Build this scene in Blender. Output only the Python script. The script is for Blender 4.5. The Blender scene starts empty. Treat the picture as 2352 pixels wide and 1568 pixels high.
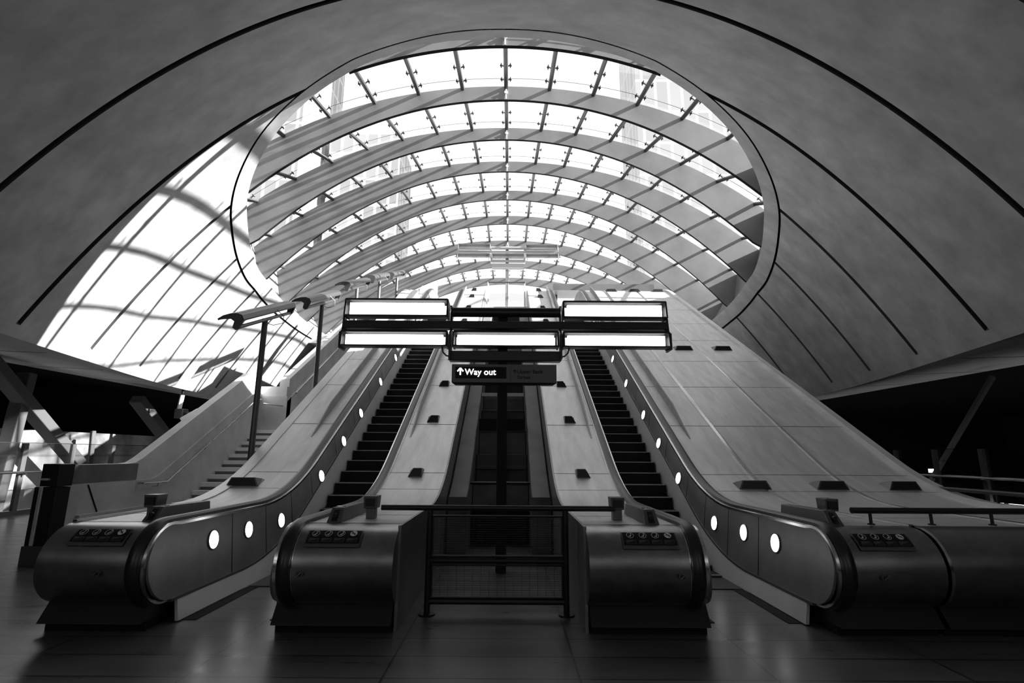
import bpy, math, random
from mathutils import Vector, Matrix
C = bpy.context.scene.collection
R = math.radians
random.seed(4)

# ------------------------------------------------------------------ camera
cam_d = bpy.data.cameras.new('camera'); cam = bpy.data.objects.new('camera', cam_d); C.objects.link(cam)
cam_d.sensor_width = 36; cam_d.lens = 36*1210/2352; cam_d.shift_x = 5/2352
cam_d.clip_end = 500; cam_d.clip_start = .05
cam.matrix_world = Matrix.Translation((.16, 0, 1.64)) @ Matrix.Rotation(R(90+12.1), 4, 'X') @ Matrix.Rotation(R(.35), 4, 'Z')
bpy.context.scene.camera = cam

# ------------------------------------------------------------------ world, sun, exposure
sc = bpy.context.scene
w = bpy.data.worlds.new('sky'); sc.world = w; w.use_nodes = True
bg = w.node_tree.nodes['Background']; bg.inputs[0].default_value = (1, 1, 1, 1); bg.inputs[1].default_value = 1.3
sun_d = bpy.data.lights.new('sun', 'SUN'); sun = bpy.data.objects.new('sun', sun_d); C.objects.link(sun)
sun_d.energy = 30; sun_d.angle = R(.53); sun_d.color = (1, 1, 1)
sun.rotation_euler = Vector((-1, .095, -.5)).to_track_quat('-Z', 'Y').to_euler(); sun.location = (40, 0, 30)
# added fill lights aimed up at the vault, unseen behind the camera
for ux, uy in ((-7, -4.5), (7, -4.5), (0, -6.5)):
    ld = bpy.data.lights.new('vault_fill', 'AREA'); lo = bpy.data.objects.new('vault_fill', ld); C.objects.link(lo)
    ld.shape = 'DISK'; ld.size = .9; ld.energy = 150; lo.location = (ux, uy, 2.6); lo.rotation_euler = (R(180-18), 0, 0)
vs = sc.view_settings; vs.view_transform = 'Standard'; vs.look = 'None'; vs.gamma = 1; vs.use_curve_mapping = False
vs.exposure = 0.0
cy = sc.cycles
cy.use_denoising = True
cy.max_bounces = 9; cy.diffuse_bounces = 5; cy.glossy_bounces = 3; cy.transparent_max_bounces = 24
cy.transmission_bounces = 6; cy.sample_clamp_indirect = 8
cy.caustics_reflective = False; cy.caustics_refractive = False

# ------------------------------------------------------------------ materials (all greys: the photograph is black and white)
def nodes(name):
    m = bpy.data.materials.new(name); m.use_nodes = True
    nt = m.node_tree; return m, nt, nt.nodes['Principled BSDF']
def mix_mat(name, a, b, scale=2.0, rough=.6, metal=0, detail=6, stretch=(1, 1, 1), bump=0, lo=.35, hi=.65, spec=.5):
    m, nt, p = nodes(name)
    tc = nt.nodes.new('ShaderNodeTexCoord'); mp = nt.nodes.new('ShaderNodeMapping'); mp.inputs['Scale'].default_value = stretch
    nz = nt.nodes.new('ShaderNodeTexNoise'); nz.inputs['Scale'].default_value = scale; nz.inputs['Detail'].default_value = detail
    nz.inputs['Roughness'].default_value = .6
    cr = nt.nodes.new('ShaderNodeValToRGB')
    cr.color_ramp.elements[0].position = lo; cr.color_ramp.elements[1].position = hi
    cr.color_ramp.elements[0].color = (a, a, a, 1); cr.color_ramp.elements[1].color = (b, b, b, 1)
    L = nt.links.new
    L(tc.outputs['Object'], mp.inputs[0]); L(mp.outputs[0], nz.inputs[0]); L(nz.outputs[0], cr.inputs[0]); L(cr.outputs[0], p.inputs['Base Color'])
    p.inputs['Roughness'].default_value = rough; p.inputs['Metallic'].default_value = metal
    p.inputs['Specular IOR Level'].default_value = spec
    if bump:
        bp = nt.nodes.new('ShaderNodeBump'); bp.inputs['Strength'].default_value = bump; bp.inputs['Distance'].default_value = .02
        L(nz.outputs[0], bp.inputs['Height']); L(bp.outputs[0], p.inputs['Normal'])
    return m
def flat(name, v, rough=.5, metal=0, spec=.5):
    m, nt, p = nodes(name); p.inputs['Base Color'].default_value = (v, v, v, 1)
    nz = nt.nodes.new('ShaderNodeTexNoise'); nz.inputs['Scale'].default_value = 30
    mr = nt.nodes.new('ShaderNodeMapRange'); mr.inputs[3].default_value = max(0, rough-.04); mr.inputs[4].default_value = rough+.04
    nt.links.new(nz.outputs[0], mr.inputs[0]); nt.links.new(mr.outputs[0], p.inputs['Roughness'])
    p.inputs['Metallic'].default_value = metal; p.inputs['Specular IOR Level'].default_value = spec
    return m
def glow(name, s):
    m, nt, p = nodes(name); p.inputs['Base Color'].default_value = (.8, .8, .8, 1)
    p.inputs['Emission Color'].default_value = (1, 1, 1, 1); p.inputs['Emission Strength'].default_value = s
    return m
def glass(name, refl=.06, tint=1.0):
    m, nt, p = nodes(name); nt.nodes.remove(p)
    out = nt.nodes['Material Output']; t = nt.nodes.new('ShaderNodeBsdfTransparent'); g = nt.nodes.new('ShaderNodeBsdfGlossy')
    g.inputs['Roughness'].default_value = .03; t.inputs[0].default_value = (tint, tint, tint, 1)
    mx = nt.nodes.new('ShaderNodeMixShader'); mx.inputs[0].default_value = refl
    nt.links.new(t.outputs[0], mx.inputs[1]); nt.links.new(g.outputs[0], mx.inputs[2]); nt.links.new(mx.outputs[0], out.inputs[0])
    return m
M = dict(
 recess_far=flat('recess_concrete_sunlit', .16, .8, spec=.2),  # groove concrete with less shade in its colour, for grooves crossing the sunlit patch
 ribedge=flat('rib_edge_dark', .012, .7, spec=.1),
 recess=flat('recess_concrete_shaded', .09, .8, spec=.2),  # groove concrete painted dark to stand for the shade inside it
 shell=mix_mat('shell_concrete', .37, .64, .9, .55, detail=9, lo=.28, hi=.7, bump=.08, stretch=(1, 1.6, 1.6)),
 soffit=mix_mat('soffit_concrete', .55, .65, .8, .6),
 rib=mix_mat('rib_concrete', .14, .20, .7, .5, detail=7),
 wallc=mix_mat('stair_concrete', .50, .64, 1.6, .6, detail=8),
 pale=mix_mat('pale_wall', .55, .7, .8, .6), far=mix_mat('far_wall', .06, .2, .5, .7, lo=.4, hi=.6),
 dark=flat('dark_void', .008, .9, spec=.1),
 groove=flat('joint_black', .006, .9, spec=.1),
 steel=mix_mat('brushed_steel_deck', .55, .68, 1.2, .4, .35, stretch=(6, .6, 2), detail=5),
 drum=mix_mat('newel_steel', .18, .26, 1.4, .3, .92, stretch=(3, 1, 6)),
 panel=mix_mat('balustrade_panel', .20, .27, 2.2, .38, .6, detail=6),
 skirt=mix_mat('skirt_panel', .78, .88, 1.6, .38, .35),
 chrome=flat('polished_trim', .6, .18, 1),
 rubber=flat('black_rubber', .012, .35),
 black=flat('black_paint', .012, .4, spec=.35),
 blackm=flat('matt_black', .008, .7, spec=.2),
 step=flat('step_black', .004, .6, .0, .2),
 nose=flat('step_edge', .30, .45, .2),
 kerb=flat('plinth_dark', .022, .4, .5),
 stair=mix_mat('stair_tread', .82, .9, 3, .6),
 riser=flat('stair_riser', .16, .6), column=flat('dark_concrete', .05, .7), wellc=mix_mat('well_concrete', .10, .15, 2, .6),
 grey=flat('sign_grey', .085, .5),
 box=flat('cast_metal', .12, .4, .6),
 lum=glow('lamp_glow', 5), disc=glow('disc_glow', 4), lite=glow('letter_glow', 1.6), strip=glow('strip_glow', 6),
 diff=flat('reflector_white', .85, .3),
 glass=glass('clear_glass', .05), bglass=glass('balustrade_glass', .10, .93),
 bar=flat('glazing_bar_steel', .07, .4, .3), tower=None, white=flat('white_enamel', .8, .35),
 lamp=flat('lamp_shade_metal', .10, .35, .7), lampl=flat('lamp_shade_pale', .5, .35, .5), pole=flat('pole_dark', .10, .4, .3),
)
# floor
def floor_mat():
    m, nt, p = nodes('floor_stone'); L = nt.links.new
    tc = nt.nodes.new('ShaderNodeTexCoord'); mp = nt.nodes.new('ShaderNodeMapping'); mp.inputs['Location'].default_value = (.8-.02, .02, 0)
    br = nt.nodes.new('ShaderNodeTexBrick'); br.offset = 0; br.inputs['Scale'].default_value = 1
    br.inputs['Brick Width'].default_value = 1.48; br.inputs['Row Height'].default_value = .44; br.inputs['Mortar Size'].default_value = .010
    br.inputs['Color1'].default_value = (.085, .085, .085, 1); br.inputs['Color2'].default_value = (.11, .11, .11, 1); br.inputs['Mortar'].default_value = (.015,)*3+(1,)
    nz = nt.nodes.new('ShaderNodeTexNoise'); nz.inputs['Scale'].default_value = 1.3; nz.inputs['Detail'].default_value = 7
    st = nt.nodes.new('ShaderNodeMapping'); st.inputs['Scale'].default_value = (.6, 5, 1)
    mr = nt.nodes.new('ShaderNodeMapRange'); mr.inputs[3].default_value = .7; mr.inputs[4].default_value = 1.25
    mx = nt.nodes.new('ShaderNodeMix'); mx.data_type = 'RGBA'; mx.blend_type = 'MULTIPLY'; mx.inputs[0].default_value = 1
    rr = nt.nodes.new('ShaderNodeMapRange'); rr.inputs[3].default_value = .2; rr.inputs[4].default_value = .42
    L(tc.outputs['Object'], mp.inputs[0]); L(mp.outputs[0], br.inputs[0]); L(tc.outputs['Object'], st.inputs[0]); L(st.outputs[0], nz.inputs[0])
    L(nz.outputs[0], mr.inputs[0]); L(br.outputs[0], mx.inputs[6]); L(mr.outputs[0], mx.inputs[7]); L(mx.outputs[2], p.inputs['Base Color'])
    L(nz.outputs[0], rr.inputs[0]); L(rr.outputs[0], p.inputs['Roughness'])
    return m
M['floor'] = floor_mat()
def tower_mat(name, a, b, sx, sz):
    m, nt, p = nodes(name); L = nt.links.new
    tc = nt.nodes.new('ShaderNodeTexCoord'); br = nt.nodes.new('ShaderNodeTexBrick'); br.offset = 0
    sep = nt.nodes.new('ShaderNodeSeparateXYZ'); cmb = nt.nodes.new('ShaderNodeCombineXYZ'); ad = nt.nodes.new('ShaderNodeMath')
    L(tc.outputs['Object'], sep.inputs[0]); L(sep.outputs[0], ad.inputs[0]); L(sep.outputs[1], ad.inputs[1]); L(ad.outputs[0], cmb.inputs[0]); L(sep.outputs[2], cmb.inputs[1])
    br.inputs['Scale'].default_value = 1; br.inputs['Brick Width'].default_value = sx; br.inputs['Row Height'].default_value = sz; br.inputs['Mortar Size'].default_value = .18
    br.inputs['Color1'].default_value = (a, a, a, 1); br.inputs['Color2'].default_value = ((a+b)/2,)*3+(1,); br.inputs['Mortar'].default_value = (b, b, b, 1)
    L(cmb.outputs[0], br.inputs[0]); L(br.outputs[0], p.inputs['Base Color']); p.inputs['Roughness'].default_value = .5
    return m
M['tower'] = tower_mat('tower_facade', .30, .44, 1.6, 4.2)
M['towerg'] = tower_mat('glass_tower_facade', .24, .46, 1.5, 3.4)

# ------------------------------------------------------------------ mesh helpers
class MB:
    def __init__(s): s.v = []; s.f = []; s.m = []; s.mats = []
    def mi(s, mat):
        if mat not in s.mats: s.mats.append(mat)
        return s.mats.index(mat)
    def add(s, vs, fs, mat):
        o = len(s.v); s.v += [tuple(v) for v in vs]; i = s.mi(mat)
        for f in fs: s.f.append(tuple(o+k for k in f)); s.m.append(i)
        return s
    def box(s, x0, x1, y0, y1, z0, z1, mat):
        v = [(x, y, z) for z in (z0, z1) for y in (y0, y1) for x in (x0, x1)]
        return s.add(v, [(0, 2, 3, 1), (4, 5, 7, 6), (0, 1, 5, 4), (2, 6, 7, 3), (0, 4, 6, 2), (1, 3, 7, 5)], mat)
    def hexa(s, v, mat):   # 8 points: bottom 4 loop, top 4 loop
        return s.add(v, [(3, 2, 1, 0), (4, 5, 6, 7), (0, 1, 5, 4), (1, 2, 6, 5), (2, 3, 7, 6), (3, 0, 4, 7)], mat)
    def tube(s, pts, r, mat, n=10, close=False):
        pts = [Vector(p) for p in pts]; rings = []; up = None
        for i, p in enumerate(pts):
            t = (pts[min(i+1, len(pts)-1)]-pts[max(i-1, 0)]).normalized()
            if up is None: up = t.orthogonal().normalized()
            up = (up - t*up.dot(t)).normalized(); b = t.cross(up)
            rr = r[i] if isinstance(r, (list, tuple)) else r
            rings.append([p + (up*math.cos(a)+b*math.sin(a))*rr for a in [2*math.pi*k/n for k in range(n)]])
        v = [q for g in rings for q in g]; f = []
        for i in range(len(rings)-1):
            for k in range(n): f.append((i*n+k, i*n+(k+1) % n, (i+1)*n+(k+1) % n, (i+1)*n+k))
        f.append(tuple(range(n))[::-1]); f.append(tuple(range((len(rings)-1)*n, len(rings)*n)))
        return s.add(v, f, mat)
    def bar(s, a, b, w, h, mat, up=(0, 0, 1)):
        a = Vector(a); b = Vector(b); t = (b-a).normalized(); u = Vector(up); u = (u-t*u.dot(t)).normalized(); x = t.cross(u)
        q = [p + x*sx*w/2 + u*su*h/2 for p in (a, b) for sx, su in ((-1, -1), (1, -1), (1, 1), (-1, 1))]
        return s.hexa(q, mat)
    def prism(s, poly, axis, a, b, mat):   # poly = 2D outline, extruded along axis from a to b
        f3 = {'x': lambda p, t: (t, p[0], p[1]), 'y': lambda p, t: (p[0], t, p[1]), 'z': lambda p, t: (p[0], p[1], t)}[axis]
        n = len(poly); v = [f3(p, a) for p in poly]+[f3(p, b) for p in poly]
        f = [tuple(range(n))[::-1], tuple(range(n, 2*n))]+[(i, (i+1) % n, n+(i+1) % n, n+i) for i in range(n)]
        return s.add(v, f, mat)
    def sweep(s, path, sec, mat, caps=True):   # path in (y,z), section in (x, normal)
        n = len(sec); v = []; f = []
        for i, p in enumerate(path):
            a = path[max(i-1, 0)]; b = path[min(i+1, len(path)-1)]
            ty, tz = b[0]-a[0], b[1]-a[1]; l = math.hypot(ty, tz) or 1; ty /= l; tz /= l
            for x, d in sec: v.append((x, p[0]-tz*d, p[1]+ty*d))
        for i in range(len(path)-1):
            for k in range(n): f.append((i*n+k, i*n+(k+1) % n, (i+1)*n+(k+1) % n, (i+1)*n+k))
        if caps: f.append(tuple(range(n))[::-1]); f.append(tuple(range((len(path)-1)*n, len(path)*n)))
        return s.add(v, f, mat)
    def loft(s, rows, mat, closed=False):   # rows of equal length points
        n = len(rows[0]); v = [q for r in rows for q in r]; f = []
        for i in range(len(rows)-1):
            for k in range(n-1 + (1 if closed else 0)): f.append((i*n+k, i*n+(k+1) % n, (i+1)*n+(k+1) % n, (i+1)*n+k))
        return s.add(v, f, mat)
    def disc(s, c, r, d, mat, axis='y', n=20, ry=None):
        ry = ry or r
        poly = [(c[{'x': 1, 'y': 0, 'z': 0}[axis]]+r*math.cos(2*math.pi*k/n), c[{'x': 2, 'y': 2, 'z': 1}[axis]]+ry*math.sin(2*math.pi*k/n)) for k in range(n)]
        t = c['xyz'.index(axis)]
        return s.prism(poly, axis, t-d/2, t+d/2, mat)
    def build(s, name, parent=None, smooth=False, bevel=0, origin=None):
        me = bpy.data.meshes.new(name); me.from_pydata(s.v, [], s.f)
        for m in s.mats: me.materials.append(m)
        me.polygons.foreach_set('material_index', s.m)
        import bmesh
        bm = bmesh.new(); bm.from_mesh(me)
        if not getattr(s, 'keepn', False): bmesh.ops.recalc_face_normals(bm, faces=bm.faces)
        if smooth:
            for f in bm.faces: f.smooth = True
            for e in bm.edges:
                if len(e.link_faces) == 2 and e.calc_face_angle(0) > R(35): e.smooth = False
        bm.to_mesh(me); bm.free()
        o = bpy.data.objects.new(name, me); C.objects.link(o)
        if parent: o.parent = parent; o.matrix_parent_inverse = parent.matrix_basis.inverted()
        if bevel:
            b = o.modifiers.new('bevel', 'BEVEL'); b.width = bevel; b.segments = 2; b.limit_method = 'ANGLE'; b.angle_limit = R(40)
        return o
def tag(o, label, cat, group=None, kind=None):
    o['label'] = label; o['category'] = cat
    if group: o['group'] = group
    if kind: o['kind'] = kind
    return o
def thing(name, label, cat, loc=(0, 0, 0), group=None):
    o = bpy.data.objects.new(name, None); o.location = loc; C.objects.link(o); o.empty_display_size = .2
    return tag(o, label, cat, group)
def struct(o): o['kind'] = 'structure'; return o
def label(o, s): o['label'] = s; return o
def lerp(a, b, t): return a+(b-a)*t
def interp(x, xs, ys):
    if x <= xs[0]: return ys[0]+(x-xs[0])*(ys[1]-ys[0])/(xs[1]-xs[0])
    for i in range(len(xs)-1):
        if x <= xs[i+1]: return lerp(ys[i], ys[i+1], (x-xs[i])/(xs[i+1]-xs[i]))
    return ys[-1]+(x-xs[-1])*(ys[-1]-ys[-2])/(xs[-1]-xs[-2])
def smooth_interp(x, xs, ys):   # Catmull-Rom through the table
    n = len(xs)
    if x <= xs[0] or x >= xs[-1]: return interp(x, xs, ys)
    i = max(k for k in range(n-1) if xs[k] <= x)
    def sl(k):
        if k <= 0: return (ys[1]-ys[0])/(xs[1]-xs[0])
        if k >= n-1: return (ys[-1]-ys[-2])/(xs[-1]-xs[-2])
        return (ys[k+1]-ys[k-1])/(xs[k+1]-xs[k-1])
    h = xs[i+1]-xs[i]; t = (x-xs[i])/h; a, b = sl(i)*h, sl(i+1)*h
    return (2*t**3-3*t**2+1)*ys[i]+(t**3-2*t**2+t)*a+(-2*t**3+3*t**2)*ys[i+1]+(t**3-t**2)*b

# ------------------------------------------------------------------ the vault
TY = [-9.6, -6.6, -3.65, -.7, 2.28, 5.25, 8.22, 11.19, 14.16, 17.13, 20.1, 23.07, 26.04, 29.01, 31.98, 34.95, 38]
TZ = [4.2, 4.6, 5.0, 6.2, 7.6, 9.0, 10.35, 11.47, 12.18, 12.77, 13.21, 13.46, 13.58, 13.44, 13.34, 13.19, 13.0]
TX = [5.0, 6.0, 7.0, 7.8, 8.5, 9.26, 10.0, 10.75, 11.49, 12.2, 12.75, 12.95, 13.0, 13.2, 13.4, 13.3, 13.2]
ZE = 4.1
def Zc(Y): return smooth_interp(Y, TY, TZ)
def Xe(Y): return smooth_interp(Y, TY, TX)
def shz(x, Y):
    t = abs(x)/Xe(Y); zc = Zc(Y)
    return zc-(zc-ZE)*(.8*t*t+.25*t**4-.05*t**6)
RX = [0, 1.0, 2.0, 3.3, 3.8, 5.0, 6.2, 7.2, 7.95, 8.54, 9.2, 9.76, 10.05, 10.25, 10.45, 10.6, 10.7, 10.75]
RY = [10.3, 10.31, 10.39, 10.58, 10.72, 11.22, 11.97, 12.98, 14.08, 15.3, 16.95, 18.75, 20.2, 21.4, 23.3, 26.5, 31.0, 37.0]
def ring_pts(off=0.0):
    base = []
    for i in range(0, 97):
        u = i/96*(len(RX)-1); base.append((smooth_interp(u, list(range(len(RX))), RX), smooth_interp(u, list(range(len(RX))), RY)))
    out = []
    for i, (x, y) in enumerate(base):
        a = base[max(i-1, 0)]; b = base[min(i+1, len(base)-1)]
        tx, ty = b[0]-a[0], b[1]-a[1]; l = math.hypot(tx, ty); tx /= l; ty /= l
        if i == 0: tx, ty = 1, 0
        px, py = x-ty*off, y+tx*off
        out.append((max(px, 0) if i else 0, py))
    return out
ringL = ring_pts(0)
def xr(Y):   # half-width of the opening at Y
    if Y <= ringL[0][1]: return 0
    for a, b in zip(ringL, ringL[1:]):
        if b[1] >= Y: return lerp(a[0], b[0], (Y-a[1])/(b[1]-a[1]))
    return ringL[-1][0]
def rows_for(ya, yb, step=.5):
    n = max(1, math.ceil((yb-ya)/step)); return [lerp(ya, yb, k/n) for k in range(n+1)]
GW = .075
GY = [-.7, 2.28, 5.25, 8.22, 11.19, 14.16, 17.13, 20.1, 23.07, 26.04]
NT = 48; TG = .985
def arc(Y, side=None):
    xe = Xe(Y); q = xr(Y)
    if side is None: return [(lerp(-xe, xe, k/(2*NT)), Y, shz(lerp(-xe, xe, k/(2*NT)), Y)) for k in range(2*NT+1)]
    out = []
    for k in range(NT+1):
        # keep one row exactly at TG*xe so grooves can stop there
        x = lerp(q, TG*xe, k/(NT-2)) if k <= NT-2 else lerp(TG*xe, xe, (k-NT+2)/2)
        out.append((side*x, Y, shz(x, Y)))
    return out
shell = MB()
shell.keepn = False
cuts = [-9.6]
for g in GY: cuts += [g-GW, g+GW]
cuts.append(36.5)
extra = sorted(set([round(p[1], 4) for p in ringL if 10.3 < p[1] < 36]))
for i in range(0, len(cuts), 2):
    ya, yb = cuts[i], cuts[i+1]
    ys = sorted(set([ya, yb]+rows_for(ya, yb, .4)+[y for y in extra if ya < y < yb]+([10.3] if ya < 10.3 < yb else [])))
    lo = [y for y in ys if y <= 10.3]; hi = [y for y in ys if y >= 10.3]
    for s in (-1, 1):
        for seg in (lo, hi):
            if len(seg) > 1: shell.loft([arc(y, s) for y in seg], M['shell'])
for g in GY:   # beyond the groove ends the surface is continuous
    for s in (-1, 1):
        shell.loft([arc(g-GW, s)[NT-2:], arc(g+GW, s)[NT-2:]], M['shell'])
ceiling = struct(shell.build('ceiling', smooth=True))
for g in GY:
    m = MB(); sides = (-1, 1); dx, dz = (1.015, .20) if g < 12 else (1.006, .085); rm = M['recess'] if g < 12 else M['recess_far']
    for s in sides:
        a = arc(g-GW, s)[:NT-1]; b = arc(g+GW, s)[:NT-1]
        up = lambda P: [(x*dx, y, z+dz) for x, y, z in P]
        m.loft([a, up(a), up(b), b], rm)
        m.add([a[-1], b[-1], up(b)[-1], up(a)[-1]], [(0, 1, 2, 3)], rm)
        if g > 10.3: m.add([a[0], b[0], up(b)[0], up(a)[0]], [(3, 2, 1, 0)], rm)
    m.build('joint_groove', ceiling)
# ring: outer groove, band, inner reveal, kerb
r0 = ring_pts(0); r1 = ring_pts(.055); r2 = ring_pts(.42); r3 = ring_pts(.10)
full = lambda P: [(-x, y) for x, y in P[:0:-1]]+P
def on(P, dz=0): return [(x, y, shz(x, y)+dz) for x, y in full(P)]
m = MB(); m.loft([on(r0), on(r0, .12), on(r1, .12), on(r1)], M['groove']); struct(m.build('trim_1', smooth=True))
m = MB(); m.loft([on(r1), on(r2)], M['shell']); m.loft([on(r2), on(r3, .12), on(r3, .62)], M['shell'])
m.loft([on(r1), on(r1, .6), on(r3, .62)], M['shell'])
struct(m.build('trim_2', smooth=True))

# ------------------------------------------------------------------ soffits and hall walls
for s, nm in ((-1, 'left'), (1, 'right')):
    m = MB(); ys = rows_for(-9.6, 36.5, .6)
    cutsS = [g for g in GY if g > 9]
    ys = sorted(set([y for y in ys if all(abs(y-g) > .05 for g in cutsS)]+[g-.03 for g in cutsS]+[g+.03 for g in cutsS]))
    def srow(y):
        xe = Xe(y)
        return [(s*xe, y, ZE), (s*(xe+.25), y, ZE+.06), (s*(xe+1.0), y, ZE+.18), (s*max(15.8, xe+1.6), y, ZE+.3)]
    rows = [srow(y) for y in ys]
    for a, b in zip(rows, rows[1:]):
        if abs(b[0][1]-a[0][1]-.06) < 1e-4:
            m.loft([a[:3], b[:3]], M['soffit'])
            m.loft([a[2:], [(x, y, z+.08) for x, y, z in a[2:]], [(x, y, z+.08) for x, y, z in b[2:]], b[2:]], M['groove'])
        else: m.loft([a, b], M['soffit'])
    struct(m.build('ceiling_'+nm, smooth=True))
    m = MB()   # hall beyond the soffit, its unlit depth painted black
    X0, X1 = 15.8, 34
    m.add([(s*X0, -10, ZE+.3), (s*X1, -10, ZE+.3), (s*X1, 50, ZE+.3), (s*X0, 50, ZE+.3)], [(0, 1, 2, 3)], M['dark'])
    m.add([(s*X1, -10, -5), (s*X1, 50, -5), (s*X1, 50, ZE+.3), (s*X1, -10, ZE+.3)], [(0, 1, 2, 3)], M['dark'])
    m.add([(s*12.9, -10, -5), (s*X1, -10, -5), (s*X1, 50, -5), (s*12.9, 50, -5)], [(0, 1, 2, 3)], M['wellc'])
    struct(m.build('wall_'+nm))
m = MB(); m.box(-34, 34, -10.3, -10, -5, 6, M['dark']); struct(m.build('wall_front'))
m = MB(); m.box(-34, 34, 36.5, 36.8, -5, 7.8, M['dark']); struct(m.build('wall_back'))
# floor
m = MB(); m.box(-12.9, 12.9, -10, 36.5, -.3, 0, M['floor']); struct(m.build('floor'))
# upper landing and the ground outside
m = MB(); m.box(-7, 7, 22.0, 36.6, 7.5, 7.9, M['pale']); m.box(-10.9, -7, 28, 36.6, 7.5, 7.9, M['pale']); m.box(7, 10.9, 28, 36.6, 7.5, 7.9, M['pale'])
struct(m.build('floor_upper'))
gr = MB()
for s in (-1, 1): gr.box(*sorted((s*11.6, s*90)), 14, 90, 7.9, 8.2, M['soffit'])
gr.box(-90, 90, 36.6, 90, 7.6, 7.9, M['soffit'])
struct(gr.build('floor_outside'))

# ------------------------------------------------------------------ canopy ribs and glazing
RYK = [11.19, 14.16, 17.13, 20.1, 23.07, 26.04, 29.01, 31.98, 34.95]
ORD = ['nearest', 'second', 'third', 'fourth', 'fifth', 'sixth', 'seventh', 'eighth', 'ninth and farthest']
RIBT = .052
def exz(x, Y): return shz(x, Y)+.47+.0155*x*x
for k, Y in enumerate(RYK):
    xm = (3.8 if k == 0 else xr(Y)+.9) if k < 8 else 4.85
    m = MB(); n = 64; rows = []
    xs = [lerp(-xm, xm, i/n) for i in range(n+1)]
    for i, x in enumerate(xs):
        zi, zo = shz(x, Y)+(.14 if abs(x) > xr(Y)-.46 and k < 8 else 0), exz(x, Y)
        x2 = x
        rows.append([(x, Y-RIBT, zi), (x, Y+RIBT, zi), (x2, Y+RIBT*.6, zo), (x2, Y-RIBT*.6, zo)])
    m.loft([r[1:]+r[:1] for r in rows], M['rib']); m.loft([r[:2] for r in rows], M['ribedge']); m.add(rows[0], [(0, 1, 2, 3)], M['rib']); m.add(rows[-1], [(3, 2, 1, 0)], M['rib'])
    o = m.build('roof_rib', smooth=True)
    tag(o, '%s arched grey rib of the glass canopy, counted from the hall' % ORD[k], 'roof rib', 'arched canopy ribs')
    c = MB(); z0, z1 = shz(0, Y), exz(0, Y); yy = Y-RIBT-.02
    c.bar((0, yy, z0), (0, yy+.03, z1), .03, .02, M['white'], up=(0, 1, 0)); c.disc((0, yy, (z0+z1)/2), .055, .03, M['white'], 'y', 14)
    c.build('conduit', o)
ZB = lambda Y: interp(Y, [10.4, 14.16, 17.13, 20.1, 23.5, 26.0, 36.5], [11.4, 10.9, 10.15, 9.75, 9.75, 9.3, 9.0])
def xlim(Y):
    x = 11.2
    while exz(x, Y) < ZB(Y) and x > .5: x -= .02
    if Y < 17: x = min(x, max(xr(Y), .3)+.35)
    return x
WJ = [1.33, 1.33, 1.33, 1.25, 1.2, 1.14, 1.09, 1.05, 1.03, 1.0]
EY = [10.45]+RYK
proto_bar = {}
for k in range(9):
    ya, yb = (EY[k], EY[k+1])
    g = MB(); rows = []
    for y in rows_for(ya, yb, .5):
        xm = xlim(y)
        if k == 8: xm = lerp(9.3, 4.85, (y-ya)/(yb-ya)) if False else 5.2
        rows.append([(lerp(-xm, xm, i/48), y, exz(lerp(-xm, xm, i/48), y)+.06) for i in range(49)])
    g.loft(rows, M['glass']); win = struct(g.build('window_%d' % (k+1), smooth=True))
    j = MB()
    yj = lerp(ya, yb, .86); xm = rows[len(rows)*7//8][0][0]
    pts = [(lerp(xm, -xm, i/40), yj, exz(lerp(xm, -xm, i/40), yj)+.06) for i in range(41)]
    j.tube(pts, .006, M['bar'], 4); j.build('pane_joint', win)
    for q in range(-10, 11):
        xa, xb = q*WJ[k], q*WJ[k+1]
        if k == 8 and abs(q) > 4: continue
        if abs(xb) > xlim(yb)+.05 or (k == 0 and abs(xa) > 5): continue
        b = MB(); n = 4
        P = [Vector((lerp(xa, xb, i/n), lerp(ya, yb, i/n), exz(lerp(xa, xb, i/n), lerp(ya, yb, i/n))-.03)) for i in range(n+1)]
        b.tube(P, .065, M['bar'], 8)
        bo = b.build('glazing_bar', win, smooth=True)
        cl = MB()
        for tt in (.6, .86):
            p = Vector((lerp(xa, xb, tt), lerp(ya, yb, tt), 0))
            for sg in (-1, 1):
                a = Vector((p.x, p.y, exz(p.x, p.y)-.03)); e = Vector((p.x+sg*.13, p.y, exz(p.x+sg*.13, p.y)+.05))
                cl.bar(a, e, .025, .025, M['bar']); cl.disc((e.x, e.y, e.z-.02), .04, .03, M['bar'], 'z', 8)
                cl.bar(e+Vector((0, -.09, -.02)), e+Vector((0, .09, -.02)), .025, .025, M['bar'])
        cl.build('glass_clamp', bo)
# concrete kerb under the glass, each side
for s, nm in ((-1, 'left'), (1, 'right')):
    m = MB(); rows = []
    for y in [10.34, 10.4, 10.5, 10.7]+rows_for(11, 36.4, .4):
        q = max(xr(y)-.10, 0); x = max(xlim(y), q); z0 = shz(q, y)+.55
        rows.append([(s*q, y, z0), (s*x, y, max(exz(x, y)+.06, z0+.02))])
    m.loft(rows, M['rib']); struct(m.build('baseboard_'+nm, smooth=True))

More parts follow.
